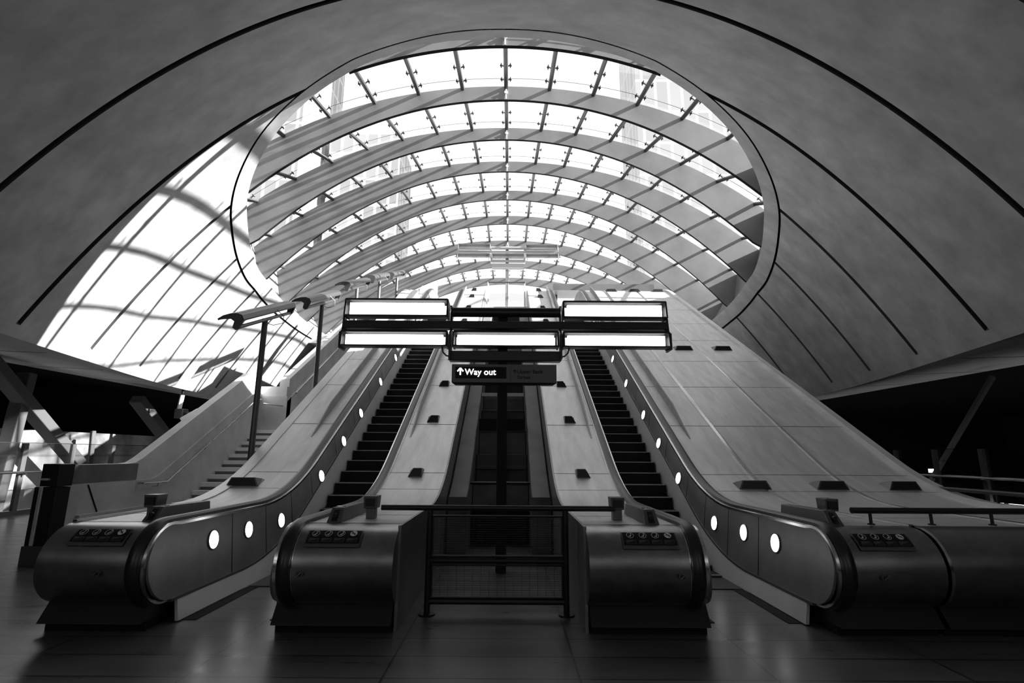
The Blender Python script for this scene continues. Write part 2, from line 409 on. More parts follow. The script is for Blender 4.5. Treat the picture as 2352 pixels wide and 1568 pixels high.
# ------------------------------------------------------------------ escalator profiles
K = .57735; LAND = 7.9
def prof(zf, c, zt, L=1.0, LT=1.1):
    y0 = (zf-c)/K; y1 = (zt-c)/K
    def z(Y):
        if Y < y0-L: return zf
        if Y < y0+L: return zf+K*(Y-y0+L)**2/(4*L)
        if Y < y1-LT: return c+K*Y
        if Y < y1+LT: return zt-K*(y1+LT-Y)**2/(4*LT)
        return zt
    return z
noseZ = prof(0, -4.766, LAND)
deckZ = prof(.95, -3.96, LAND+.95)
railZ = prof(.985, -3.905, LAND+.985)
ptopZ = prof(.93, -3.975, LAND+.93)
pbotZ = prof(.235, -4.36, LAND+.235)
def span(a, b, step=.25):
    ks = [y for y in rows_for(a, b, step)]
    return ks
YC, ZC = 5.56, .585
YT = 24.2
def loop_path(zf, r, ya=YC, under=.5):
    p = []
    p += [(ya+under, ZC-r)]
    for i in range(0, 17):
        a = -math.pi/2-math.pi*i/16
        p.append((ya+r*math.cos(a), ZC+r*math.sin(a)))
    p += [(y, zf(y)) for y in span(ya+.12, YT, .2)]
    zt = zf(YT)
    for i in range(1, 14):
        a = math.pi/2-math.pi*i/13
        p.append((YT+r*math.cos(a), zt-r+r*math.sin(a)))
    return p
def block(m, x0, x1, ztop, ya, yb, zbot, mat, step=.25):
    rows = []
    for y in span(ya, yb, step):
        z1 = ztop(y); z0 = zbot(y) if callable(zbot) else zbot
        rows.append([(x0, y, z0), (x1, y, z0), (x1, y, z1), (x0, y, z1)])
    m.loft(rows, mat, closed=True); m.add(rows[0], [(0, 1, 2, 3)], mat); m.add(rows[-1], [(3, 2, 1, 0)], mat); return m
def drum(m, x0, x1, mat, r=.365, yback=YC+.08):
    poly = [(yback, .95), (YC+.05, .95)]
    for i in range(0, 19):
        a = math.pi/2+math.pi*i/18
        poly.append((YC+r*math.cos(a)*1.05, ZC+r*math.sin(a)))
    poly += [(yback, ZC-r)]
    m.prism(poly, 'x', x0, x1, mat)
def sgn_sorted(a, b): return (a, b) if a < b else (b, a)
LAMPS = [(6.3, .68), (7.12, .68), (8.08, .68), (9.58, 1.25), (10.7, 1.88), (11.8, 2.52), (13.4, 3.44), (15.0, 4.36), (16.6, 5.29), (18.2, 6.2)]
def picto(parent, s, xc):
    """safety sign wrapped on the newel drum: four round symbols over four arrows"""
    def P(u, v):     # u across, v down the drum
        a = R(117)+v/.365; return Vector((xc+u, YC+(.365*1.05+.012)*math.cos(a), ZC+(.365+.012)*math.sin(a)))
    m = MB(); W, H = .265, .20
    rows = [[P(lerp(-W, W, i/4), lerp(0.02, H, j/6)) for i in range(5)] for j in range(7)]
    m.loft(rows, M['box'])
    so = m.build('safety_sign', parent, smooth=True); label(so, 'black safety sign with four round symbols')
    m = MB()
    def P2(u, v, e=.007):
        q = P(u, v); d = Vector((0, q.y-YC, q.z-ZC)).normalized(); return q+d*e
    for (v0, v1) in ((.028, .105), (.108, .165)):
        m.loft([[P2(lerp(-W+.015, W-.015, i/4), lerp(v0, v1, j/6)) for i in range(5)] for j in range(7)], M['blackm'])
    m.build('sign_face', so, smooth=True)
    m = MB()
    for k in range(4):
        u = -.18+k*.12; n = 18
        if k < 3:
            o_ = [P2(u+.036*math.cos(2*math.pi*i/n), .066+.034*math.sin(2*math.pi*i/n), .011) for i in range(n+1)]
            i_ = [P2(u+.031*math.cos(2*math.pi*i/n), .066+.029*math.sin(2*math.pi*i/n), .011) for i in range(n+1)]
            m.loft([o_, i_], M['grey2'])
            for (pts) in ([(-.012, .018), (.004, -.004), (.014, .0), (.0, .022)], [(.002, -.02), (.012, -.022), (.014, -.008), (.004, -.006)], [(-.02, .022+.0), (-.016, .012), (.0, .004), (.004, .012)]):
                m.add([P2(u+a+(.004*k), .066+b, .012) for a, b in pts], [(0, 1, 2, 3)], M['grey2'])
        else:
            c = [P2(u, .066, .011)]+[P2(u+.034*math.cos(2*math.pi*i/n), .066+.032*math.sin(2*math.pi*i/n), .011) for i in range(n)]
            m.add(c, [(0, 1+i, 1+(i+1) % n) for i in range(n)], M['grey3'])
            m.add([P2(u+a, .066+b, .015) for a, b in ((-.024, -.018), (-.018, -.024), (.024, .018), (.018, .024))], [(0, 1, 2, 3)], M['black'])
            m.add([P2(u+a, .066+b, .014) for a, b in ((-.022, .004), (-.022, -.003), (.02, -.003), (.02, .004))], [(0, 1, 2, 3)], M['black'])
        for pts in ([(-.048, .022), (.048, .022), (.048, -.02), (-.048, -.02)],):
            m.add([P2(u+a, .137+b, .011) for a, b in pts], [(0, 1, 2, 3)], M['grey4'])
        m.add([P2(u+a, .137+b, .014) for a, b in ((-.040, .018), (.042, .018), (.042, -.012), (.02, -.012), (.008, .002), (-.02, .004), (-.040, .010))], [tuple(range(7))], M['black'])
    m.build('pictogram', so)
M['grey2'] = flat('sign_line', .5, .5); M['grey3'] = flat('sign_disc', .7, .5); M['grey4'] = flat('sign_cell', .05, .5)

def balustrade(root, s, side, xi, inner_deck, light=True, fin=True, drum_x=None):
    """xi: x of the panel foot; side: +1 when the deck lies at greater |x| than the steps"""
    d = side*s   # direction from steps towards the deck
    xf, xt = xi, xi+d*.07
    # inner panel
    m = MB(); rows = []; rp = .345
    ys = [YC-rp*math.cos(math.pi/2*i/8) for i in range(9)]+span(YC+.1, YT, .25)[0:]
    for y in ys:
        if y <= YC: h = math.sqrt(max(rp*rp-(y-YC)**2, 0)); lo, hi = ZC-h, ZC+h
        else: lo, hi = pbotZ(y), ptopZ(y)
        lo = max(lo, pbotZ(y)) if y > YC else lo
        if hi < lo+.002: hi = lo+.002
        fx = lambda z: lerp(xf, xt, (z-pbotZ(y))/(ptopZ(y)-pbotZ(y)))
        rows.append([(fx(lo), y, lo), (fx(hi), y, hi), (fx(hi)+d*.03, y, hi), (fx(lo)+d*.03, y, lo)])
    m.loft(rows, M['panel'], closed=True)
    # joints
    for y in (6.72, 7.62, 8.45)+tuple(9.2+1.1*i for i in range(12)):
        lo, hi = pbotZ(y)+.01, ptopZ(y)-.01; tilt = .0 if y < 8 else .12
        y2 = y+tilt*(-1)*.0
        m.hexa([(xf-d*.002, y, lo), (xf+d*.01, y, lo), (xf+d*.01, y+.012, lo), (xf-d*.002, y+.012, lo), (xt-d*.002, y2, hi), (xt+d*.01, y2, hi), (xt+d*.01, y2+.012, hi), (xt-d*.002, y2+.012, hi)], M['groove'])
    m.build('inner_panel', root, smooth=True)
    # chrome bead round panel and top
    rb = .365
    m = MB(); path = loop_path(lambda y: ptopZ(y)+.005, rb, under=.12)
    sec = [(xt-d*.012, -.014), (xt+d*.03, -.014), (xt+d*.03, .014), (xt-d*.012, .014)]
    m.sweep(path, sec, M['chrome']); m.build('chrome_bead', root, smooth=True)
    m = MB(); m.sweep([(y, pbotZ(y)) for y in span(YC+.0, YT, .25)], [(xf-d*.012, -.02), (xf+d*.03, -.02), (xf+d*.03, .008), (xf-d*.012, .008)], M['box'])
    m.build('lower_bead', root, smooth=True)
    # handrail
    xc = xt+d*.085; hw = .055
    m = MB(); path = loop_path(railZ, .40, under=.25)
    sec = [(xc-hw, -.03), (xc-hw*.7, -.035), (xc+hw*.7, -.035), (xc+hw, -.03), (xc+hw*1.05, 0), (xc+hw*.7, .016), (xc, .022), (xc-hw*.7, .016), (xc-hw*1.05, 0)]
    m.sweep(path, sec, M['rubber']); m.build('handrail', root, smooth=True)
    m = MB(); m.sweep(loop_path(lambda y: railZ(y)-.035, .37, under=.25), [(xc-hw-.02, -.03), (xc+hw+.02, -.03), (xc+hw+.02, .006), (xc-hw-.02, .006)], M['chrome'])
    m.build('handrail_guide', root, smooth=True)
    # skirt
    m = MB(); rows = []
    for y in span(YC+.12, YT-.1, .25):
        lo = max(noseZ(y)-.18, 0.0) if y > 7 else 0.012
        rows.append([(xf-d*.035, y, lo), (xf, y, pbotZ(y)-.02), (xf+d*.03, y, pbotZ(y)-.02), (xf+d*.0, y, lo)])
    m.loft(rows, M['skirt'], closed=True); m.add(rows[0], [(0, 1, 2, 3)], M['skirt']); m.build('skirt_panel', root, smooth=True)
    if light:
        for (y, z) in LAMPS:
            t = (z-pbotZ(y))/(ptopZ(y)-pbotZ(y)); x = lerp(xf, xt, t)
            def on_panel(a_, r_, e_):
                yy = y+r_*math.cos(a_); zz = z+r_*math.sin(a_)
                return (lerp(xf, xt, (zz-pbotZ(yy))/(ptopZ(yy)-pbotZ(yy)))-d*e_, yy, zz)
            n = 24; A = [2*math.pi*i/n for i in range(n)]
            m = MB(); m.add([on_panel(a_, .093, .016) for a_ in A]+[on_panel(a_, .093, .0) for a_ in A], [tuple(range(n)), tuple(range(n, 2*n))[::-1]]+[(i, (i+1) % n, n+(i+1) % n, n+i) for i in range(n)], M['lum'])
            lo_ = m.build('balustrade_light', root)
            m = MB(); m.tube([on_panel(a_, .104, .006) for a_ in A+[A[0]]], .010, M['box'], 6); m.build('light_rim', lo_, smooth=True)
    return xc+d*.075

def steps(root, x0, x1):
    # comb plate and steps
    m = MB(); m.box(x0, x1, 7.1, 7.75, .001, .012, M['kerb']); m.build('comb_plate', root)
    i = 0; y = 7.9
    pts = []
    y = 7.75
    while y < 21.9:
        pts.append(y); y += .3464
    prevz = 0
    for y in pts:
        z = noseZ(y)
        if z-prevz < .01 and y > 7.9: pass
        m = MB()
        m.box(x0+.01, x1-.01, y, y+.42, z-.03, z, M['step'])
        m.box(x0+.01, x1-.01, y, y+.02, min(prevz, z-.05)-.02, z-.02, M['step'])
        for q in range(24):   # riser cleats
            xx = lerp(x0+.03, x1-.03, q/23)
            m.box(xx-.006, xx+.006, y-.008, y, min(prevz, z-.05), z-.02, M['step'])
        so = m.build('step', root)
        m = MB(); m.box(x0+.015, x1-.015, y-.006, y+.03, z-.012, z+.003, M['nose']); m.build('step_edge', so)
        prevz = z
    m = MB(); m.box(x0, x1, 21.9, YT, LAND-.02, LAND+.01, M['kerb']); m.build('comb_plate', root)
    m = MB(); block(m, x0-.02, x1+.02, lambda y: noseZ(y)-.35, 8.4, 22.0, lambda y: noseZ(y)-.5, M['blackm']); m.build('truss_pan', root)
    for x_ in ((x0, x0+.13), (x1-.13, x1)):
        m = MB(); m.box(x_[0], x_[1], 5.75, 8.2, .001, .006, M['blackm']); m.build('skirt_shade_strip', root)  # black floor strip painted in for the shade beside the skirt

def stop_box(root, x, d):
    """long wedge-ended housing with a push button, on the newel deck"""
    m = MB(); x0, x1 = x-.075, x+.075
    m.hexa([(x0, 5.62, .95), (x1, 5.62, .95), (x1, 6.62, .95), (x0, 6.62, .95), (x0+.015, 5.74, 1.09), (x1-.015, 5.74, 1.09), (x1-.015, 6.62, 1.075), (x0+.015, 6.62, 1.075)], M['box'])
    o = m.build('stop_box', root, bevel=.008)
    m = MB(); m.disc((x, 5.655, 1.02), .022, .03, M['black'], 'y', 14); m.hexa([(x-.032, 5.628, .965), (x+.032, 5.628, .965), (x+.032, 5.68, .965), (x-.032, 5.68, .965), (x-.026, 5.715, 1.07), (x+.026, 5.715, 1.07), (x+.026, 5.74, 1.07), (x-.026, 5.74, 1.07)], M['kerb'])
    m.build('push_button', o)
    m = MB(); m.disc((x, 5.84, 1.092), .05, .006, M['chrome'], 'z', 20); m.build('cap', o)
def sensor(root, x, d):
    """small hooded sensor post"""
    m = MB()
    m.box(x-.05, x+.05, 5.98, 6.08, .95, 1.07, M['box']); m.hexa([(x-.07, 5.95, 1.06), (x+.07, 5.95, 1.06), (x+.07, 6.11, 1.06), (x-.07, 6.11, 1.06), (x-.075, 5.94, 1.19), (x+.075, 5.94, 1.19), (x+.075, 6.12, 1.19), (x-.075, 6.12, 1.19)], M['box'])
    o = m.build('sensor_post', root, bevel=.006)
    m = MB(); m.box(x-.048, x+.048, 5.925, 5.945, 1.085, 1.165, M['black']); m.build('sensor_window', o)
def knob(root, x):
    m = MB(); a = R(180+2); y = YC-.365*1.05
    m.disc((x, y-.012, .56), .034, .04, M['box'], 'y', 16); m.disc((x, y-.035, .56), .018, .02, M['black'], 'y', 12)
    m.bar((x-.02, y-.045, .545), (x+.02, y-.045, .575), .01, .01, M['chrome'])
    m.build('key_switch', root, smooth=True)
def plinth(root, x0, x1, yb=6.4):
    m = MB(); m.hexa([(x0, 5.30, .085), (x1, 5.30, .085), (x1, yb, .085), (x0, yb, .085), (x0, 5.42, .26), (x1, 5.42, .26), (x1, yb, .26), (x0, yb, .26)], M['kerb'])
    m.box(x0+.01, x1-.01, 5.4, yb, 0, .085, M['blackm']); m.build('plinth', root, bevel=.006)
def stud(root, x, y, w=.12, mat='box', name='deck_stud', big=False):
    """wedge block fixed on the sloping deck, its steep dark end facing down the slope"""
    z = deckZ(y); L = .24 if not big else .26; h = .15 if not big else .14; sl = (deckZ(y+.1)-deckZ(y))/.1
    zb = deckZ(y+L)
    m = MB(); t = .66 if not big else .72
    tl, tr = (t, t) if big else ((.96, .25) if x > 0 else (.25, .96))
    m.hexa([(x-w, y, z-.01), (x+w, y, z-.01), (x+w, y+L, zb-.01), (x-w, y+L, zb-.01), (x-w*tl, y+.02, z+h), (x+w*tr, y+.02, z+h), (x+w*tr, y+L, zb+.02), (x-w*tl, y+L, zb+.02)], M['box'])
    o = m.build(name, root, bevel=.004)
    m = MB(); m.add([(x-w*.86, y-.003, z+.012), (x+w*.86, y-.003, z+.012), (x+w*tr*.9, y+.014, z+h-.012), (x-w*tl*.9, y+.014, z+h-.012)], [(0, 1, 2, 3)], M['black'])
    m.build('dark_face', o)
def deck_surface(root, xa, xb, joints=True, ya=YC+.05, name='deck', wallx=None, mat='steel'):
    x0, x1 = sgn_sorted(xa, xb)
    m = MB(); block(m, x0, x1, deckZ, ya, YT, lambda y: max(deckZ(y)-.12, .3), M[mat])
    if joints:
        for y in (6.35, 8.52, 9.12, 10.7, 12.45, 14.0, 15.6, 17.2, 18.8, 20.4, 21.8):
            m.add([(x0, y, deckZ(y)+.002), (x1, y, deckZ(y)+.002), (x1, y+.012, deckZ(y+.012)+.002), (x0, y+.012, deckZ(y+.012)+.002)], [(0, 1, 2, 3)], M['groove'])
    return m.build(name, root, smooth=True)
def fin(root, x, d):
    """tapered upstand strip running up the deck"""
    m = MB(); rows = []
    for y in [10.2, 10.7, 11.2]+span(11.6, 21.8, .6):
        h = min(.22, max(.005, (y-10.2)*.22)); z = deckZ(y)-.01
        rows.append([(x-.012, y, z), (x+.012, y, z), (x+.012, y, z+h), (x-.012, y, z+h)])
    m.loft(rows, M['panel'], closed=True); m.add(rows[-1], [(0, 1, 2, 3)], M['panel']); m.build('deck_fin', root)

def escalator(s, lab):
    root = thing('escalator', lab, 'escalator', (s*2.6, 5.3, 0), 'escalators')
    x0, x1 = sgn_sorted(s*2.1, s*3.1)
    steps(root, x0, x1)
    bi = balustrade(root, s, -1, s*2.07, True, light=True)       # inner side (towards the middle)
    bo = balustrade(root, s, 1, s*3.14, False, light=True)       # outer side
    # inner deck and newel block
    a, b = sgn_sorted(bi, s*.91)
    deck_surface(root, a, b)
    m = MB(); drum(m, a, b, M['drum']); m.build('newel_drum', root, smooth=True)
    m = MB(); block(m, *sgn_sorted(s*.89, s*.92), lambda y: deckZ(y)+.004, 5.42, YT, lambda y: max(0, noseZ(y)-1.2) if y > 9 else 0, M['panel']); m.build('side_panel', root, smooth=True)
    m = MB(); block(m, *sgn_sorted(s*.92, s*1.9), lambda y: deckZ(y)-.12, YC+.06, YT, lambda y: max(0, noseZ(y)-1.2) if y > 9 else 0, M['panel']); m.build('inner_casing', root, smooth=True)
    pa, pb = sgn_sorted(s*.93, s*2.04); plinth(root, pa, pb)
    deck_o = (bo, s*4.2)
    a2, b2 = sgn_sorted(*deck_o)
    deck_surface(root, a2, b2)
    m = MB(); drum(m, a2, b2, M['drum']); m.build('newel_drum', root, smooth=True)
    m = MB(); block(m, a2, b2, lambda y: deckZ(y)-.12, YC+.06, YT, lambda y: max(0, noseZ(y)-1.2) if y > 9 else 0, M['panel']); m.build('outer_casing', root, smooth=True)
    pa, pb = sgn_sorted(s*3.24, deck_o[1]); plinth(root, pa, pb)
    picto(root, s, s*1.5); picto(root, s, s*3.72)
    knob(root, s*1.75); knob(root, s*3.6)
    stop_box(root, s*1.62, 1); stop_box(root, s*3.5, 1)
    sensor(root, s*1.34, 1); sensor(root, s*3.72 if s < 0 else 3.66, 1)
    for y in (8.98, 10.78, 12.4, 14.0, 15.6, 17.2, 18.8, 20.4, 21.6): stud(root, s*1.4, y)
    stud(root, s*4.05, 8.6, .265, name='deck_warning_block', big=True)
    fin(root, s*1.73, 1); fin(root, s*3.62, 1)
    if s < 0:
        m = MB(); m.sweep([(y, deckZ(y)) for y in span(7.4, YT, .25)], [(-4.4, -.5), (-4.2, -.5), (-4.2, .015), (-4.4, .02)], M['steel']); m.build('edge_coping', root, smooth=True)
    # bead along the outer edge of the outer deck
    m = MB(); xe_ = deck_o[1]
    m.sweep([(y, deckZ(y)+.012) for y in span(YC, YT if s > 0 else 7.5, .25)], [(xe_-.02, -.01), (xe_+.02, -.01), (xe_+.02, .014), (xe_-.02, .014)], M['chrome']); m.build('deck_edge_bead', root, smooth=True)
    return root
e1 = escalator(-1, 'dark stepped escalator to the left of the central barrier, beside the concrete stairs')
e2 = escalator(1, 'dark stepped escalator to the right of the central barrier, beside the wide blank metal decks')

# ------------------------------------------------------------------ wide blank decks on the right
rd = thing('sloping_deck', 'wide sloping deck of blank metal panels right of the right escalator', 'deck', (5.6, 5.4, 0))
for (a, b) in ((4.26, 5.56), (5.62, 6.86)):
    deck_surface(rd, a, b, name='deck_panel')
m = MB()
for x in (4.235, 5.59):
    m.sweep([(y, deckZ(y)+.004) for y in span(YC, YT, .25)], [(x-.03, -.06), (x+.03, -.06), (x+.03, .01), (x+.01, .014), (x-.03, .01)], M['chrome'])
m.build('joint_bead', rd, smooth=True)
m = MB(); drum(m, 4.26, 6.9, M['drum'], .365); m.build('newel_drum', rd, smooth=True)
m = MB(); m.sweep([(YC+.365*1.07*math.cos(a_), ZC+.372*math.sin(a_)) for a_ in [math.pi/2+math.pi*i/18 for i in range(19)]], [(4.22, -.01), (4.25, -.01), (4.25, .006), (4.22, .006)], M['chrome']); m.build('drum_seam', rd, smooth=True)
m = MB(); block(m, 4.26, 6.86, lambda y: deckZ(y)-.12, YC+.06, YT, lambda y: max(0, noseZ(y)-1.2) if y > 9 else 0, M['panel']); m.build('casing', rd, smooth=True)
m = MB(); m.sweep([(y, deckZ(y)) for y in span(YC, YT, .25)], [(6.86, -.9), (7.0, -.9), (7.0, .07), (6.86, .07)], M['steel']); m.build('edge_coping', rd, smooth=True)
plinth(rd, 4.25, 6.95)
for x in (5.28, 6.42): stud(rd, x, 8.6, .265, name='deck_warning_block', big=True)
for x in (5.16, 6.28): stud(rd, x, 14.8, .27, name='deck_warning_block', big=True)
for x in (4.5, 5.5, 6.5): stud(rd, x, 21.6, .26, name='deck_warning_block', big=True)

def rail_on_stubs(name, lab, pts, r, h, n, cat='rail'):
    t = thing(name, lab, cat, pts[0])
    m = MB(); m.tube(pts, r, M['black'], 12); m.build('rail_tube', t, smooth=True)
    a, b = Vector(pts[0]), Vector(pts[-1])
    for i in range(n):
        p = a.lerp(b, (i+.3)/n)
        m = MB(); m.tube([p, p-Vector((0, 0, h))], r*.5, M['black'], 8); m.disc((p.x, p.y, p.z-h+.006), .035, .012, M['black'], 'z', 14); m.build('stub', t, smooth=True)
    return t
rail_on_stubs('guard_rail', 'black tubular rail on short stubs crossing the right hand decks', [(3.74, 5.75, 1.09), (6.9, 5.75, 1.09)], .032, .14, 5, 'guard rail')
rail_on_stubs('guard_rail', 'black rail running back along the outer edge of the right hand decks', [(6.93, 5.8, 1.16), (6.93, 8.9, 1.16)], .032, .15, 4, 'guard rail')

# ------------------------------------------------------------------ barrier between the escalators
bt = thing('barrier', 'black tubular barrier with wire mesh infill standing between the two escalators', 'barrier', (0, 5.97, 0))
m = MB(); m.tube([(-1.22, 5.97, 1.07), (1.31, 5.97, 1.07)], .03, M['black'], 14); m.build('top_rail', bt, smooth=True)
for x in (-.69, .77):
    m = MB(); m.tube([(x, 5.97, .01), (x, 5.97, 1.05)], .032, M['black'], 12); po = m.build('post', bt, smooth=True)
    m = MB(); m.disc((x, 5.97, .008), .085, .016, M['black'], 'z', 18); m.build('foot', po)
for z, r in ((.575, .016), (.53, .026), (.13, .03), (.17, .012), (.49, .012), (.985, .012)):
    m = MB(); m.tube([(-.67, 5.97, z), (.75, 5.97, z)], r, M['black'], 8); m.build('cross_rail', bt, smooth=True)
for z0, z1 in ((.6, .985), (.175, .49)):
    m = MB()
    for i in range(17): x = lerp(-.65, .73, i/16); m.box(x-.0015, x+.0015, 5.968, 5.972, z0, z1, M['black'])
    nn = int((z1-z0)/.0225)
    for i in range(nn+1): z = lerp(z0, z1, i/nn); m.box(-.65, .73, 5.967, 5.970, z-.0013, z+.0013, M['black'])
    for x in (-.65, .73): m.box(x-.008, x+.008, 5.96, 5.98, z0, z1, M['black'])
    m.build('wire_mesh', bt)
# ------------------------------------------------------------------ well between the escalators
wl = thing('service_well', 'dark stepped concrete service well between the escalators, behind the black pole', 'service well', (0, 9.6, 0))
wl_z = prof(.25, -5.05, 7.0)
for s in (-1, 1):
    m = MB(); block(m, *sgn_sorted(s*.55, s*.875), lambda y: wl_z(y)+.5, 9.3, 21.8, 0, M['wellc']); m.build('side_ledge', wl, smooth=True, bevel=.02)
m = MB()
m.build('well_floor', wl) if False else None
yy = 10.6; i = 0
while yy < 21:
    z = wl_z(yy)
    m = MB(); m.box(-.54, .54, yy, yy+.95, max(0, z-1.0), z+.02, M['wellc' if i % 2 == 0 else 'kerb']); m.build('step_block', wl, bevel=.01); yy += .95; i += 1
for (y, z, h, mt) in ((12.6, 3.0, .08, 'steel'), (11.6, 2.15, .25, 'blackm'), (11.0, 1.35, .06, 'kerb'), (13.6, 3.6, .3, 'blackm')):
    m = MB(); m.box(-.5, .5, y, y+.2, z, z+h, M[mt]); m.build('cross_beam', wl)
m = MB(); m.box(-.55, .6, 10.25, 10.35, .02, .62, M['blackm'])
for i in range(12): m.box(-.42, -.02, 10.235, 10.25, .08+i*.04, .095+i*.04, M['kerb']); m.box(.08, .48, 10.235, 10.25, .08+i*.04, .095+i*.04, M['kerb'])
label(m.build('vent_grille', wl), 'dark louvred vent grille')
ft = thing('frame_gate', 'small square black tubular frame standing in front of the vent grille', 'frame', (0, 10.05, 0))
for a, b in (((-.59, 10.05, 0), (-.59, 10.05, 1.12)), ((.65, 10.05, 0), (.65, 10.05, 1.12))):
    m = MB(); m.tube([a, b], .022, M['black'], 8); m.build('post', ft, smooth=True)
m = MB(); m.tube([(-.6, 10.05, 1.12), (.66, 10.05, 1.12)], .024, M['black'], 8); m.build('top_rail', ft, smooth=True)

# ------------------------------------------------------------------ light gantries with the sign
def arrow(m, x, z, h, y, mat, t):
    m.box(x-t/2, x+t/2, y-.004, y, z, z+h*.82, mat)
    for s in (-1, 1):
        a = Vector((x, y-.002, z+h)); b = Vector((x+s*h*.42, y-.002, z+h*.52))
        m.bar(a, b, .004, t, mat, up=(0, 0, 1))
def text(body, x, z, size, y, mat, parent, off=0.0):
    cu = bpy.data.curves.new('lettering', 'FONT'); cu.body = body; cu.size = size; cu.extrude = .002; cu.offset = off; cu.space_character = 1.02
    cu.materials.append(mat); o0 = bpy.data.objects.new('lettering', cu); C.objects.link(o0)
    dg = bpy.context.evaluated_depsgraph_get(); me = bpy.data.meshes.new_from_object(o0.evaluated_get(dg)); bpy.data.objects.remove(o0)
    me.name = 'lettering'; o = bpy.data.objects.new('lettering', me); C.objects.link(o)
    o.rotation_euler = (R(90), 0, 0); o.location = (x, y, z); o.parent = parent; o.matrix_parent_inverse = parent.matrix_basis.inverted(); return o
def gantry(cx, Y, zb, sign, lab, lit, mats):
    t = thing('light_gantry', lab, 'light gantry', (cx, Y, zb), 'light gantries on poles')
    K_ = mats
    m = MB(); m.box(cx-.075, cx+.075, Y-.02, Y+.13, zb, zb+4.02 if zb > 1 else zb+3.85, M['blackm' if lit else K_]); m.build('pole', t, bevel=.01)
    def lum(x0, x1, z0, z1, on, name='light_box'):
        # half-open trough, glass towards the hall
        m = MB(); y0 = Y-.22; yb = Y+.0
        prof_ = [(y0-.02, z0-.012), (yb, z0), (yb+.03, (z0+z1)/2), (yb, z1), (y0+.03, z1+.03), (y0+.0, z1+.03), (yb-.02, z1-.015), (yb+.005, (z0+z1)/2), (yb-.02, z0+.02), (y0-.02, z0+.012)]
        m.prism(prof_, 'x', x0, x1, M[K_])
        for x in (x0, x1):
            m.prism([(y0-.02, z0-.01), (yb+.03, z0-.01), (yb+.03, z1+.01), (y0+.02, z1+.03)], 'x', x-.012, x+.012, M[K_])
        # front rim
        m.tube([(x0, y0-.02, z0), (x1, y0-.02, z0)], .012, M[K_], 6); m.tube([(x0, y0+.02, z1+.02), (x1, y0+.02, z1+.02)], .02, M[K_], 6)
        b = m.build(name, t)
        m = MB(); m.add([(x0+.03, yb-.03, z0+.03), (x1-.03, yb-.03, z0+.03), (x1-.03, yb-.03, z1-.03), (x0+.03, yb-.03, z1-.03)], [(0, 1, 2, 3)], M['diff']); m.build('reflector', b)
        if on:
            m = MB(); m.box(x0+.06, x1-.06, y0+.05, y0+.12, z0+.025, z1-.025, M['lum']); m.build('lamp_tube', b)
        m = MB(); m.add([(x0+.02, y0, z0+.015), (x1-.02, y0, z0+.015), (x1-.02, y0+.03, z1-.0), (x0+.02, y0+.03, z1-.0)], [(0, 1, 2, 3)], M['glass']); m.build('cover_glass', b)
    X = lambda p: (p-1148)*.00684+cx
    Z = lambda z: z+zb
    for (a, b, z0, z1) in ((X(795), X(1024), 3.70, 3.94), (X(790), X(1024), 3.235, 3.44), (X(1039), X(1271), 3.235, 3.44), (X(1284), X(1514), 3.69, 3.92), (X(1284), X(1518), 3.235, 3.44)):
        lum(a, b, Z(z0), Z(z1), lit)
    m = MB(); m.box(X(786), X(1522), Y-.1, Y+.05, Z(3.535), Z(3.655), M[K_]); m.build('middle_beam', t, bevel=.01)
    m = MB(); m.tube([(X(1034), Y-.1, Z(3.79)), (X(1276), Y-.1, Z(3.79))], .075, M[K_], 16); m.build('upper_tube', t, smooth=True)
    m = MB(); m.box(X(1029), X(1278), Y-.12, Y+.06, Z(3.03), Z(3.18), M[K_]); m.build('lower_beam', t, bevel=.01)
    for x in (X(787), X(1031), X(1278), X(1521)):
        z1 = 3.9; z0 = 3.2 if x in (X(787), X(1521)) else 3.05
        m = MB(); m.prism([(Y-.2, Z(z0)), (Y+.06, Z(z0)), (Y+.06, Z(z1-.1)), (Y-.02, Z(z1)), (Y-.06, Z(z1-.2)), (Y-.1, Z(3.5)), (Y-.2, Z(3.45))], 'x', x-.014, x+.014, M[K_]); m.build('end_plate', t)
    for s in (-1, 1):
        c = X(1031) if s < 0 else X(1278)
        m = MB(); m.tube([(c+s*.0, Y-.06, Z(3.1)), (c+s*.06, Y-.08, Z(3.11)), (c+s*.11, Y-.08, Z(3.16)), (c+s*.13, Y-.08, Z(3.24))], .012, M[K_], 6); m.build('cable', t, smooth=True)
    # sign box
    m = MB(); x0, x1 = X(1037), X(1267); z0, z1 = Z(2.66), Z(2.965); y0 = Y-.16
    m.box(x0, x1, y0, Y-.02, z0+.03, z1, M['grey' if lit else K_]); m.hexa([(x0+.05, y0+.03, z0), (x1-.05, y0+.03, z0), (x1-.05, Y-.03, z0), (x0+.05, Y-.03, z0), (x0, y0, z0+.03), (x1, y0, z0+.03), (x1, Y-.02, z0+.03), (x0, Y-.02, z0+.03)], M['black' if lit else K_])
    so = m.build('sign_box', t, bevel=.004)
    if lit:
        label(so, 'grey sign box reading Way out, Upper Bank Street')
        m = MB(); m.box(X(1045), X(1157), y0-.004, y0+.01, Z(2.75), Z(2.925), M['blackm']); m.build('black_panel', so)
        m = MB(); m.box(X(1166), X(1166)+.004, y0-.002, y0, z0+.04, z1-.01, M['black']); m.build('panel_joint', so)
        m = MB(); arrow(m, X(1056), Z(2.80), .105, y0-.006, M['lite'], .022); m.build('arrow', so)
        text('Way out', X(1066), Z(2.805), .128, y0-.008, M['lite'], so, .0025)
        m = MB(); arrow(m, X(1175.5), Z(2.825), .062, y0-.002, M['blackm'], .010); m.build('arrow', so)
        text('Upper Bank', X(1181), Z(2.83), .078, y0-.003, M['blackm'], so, .0006)
        text('Street', X(1181), Z(2.745), .078, y0-.003, M['blackm'], so, .0006)
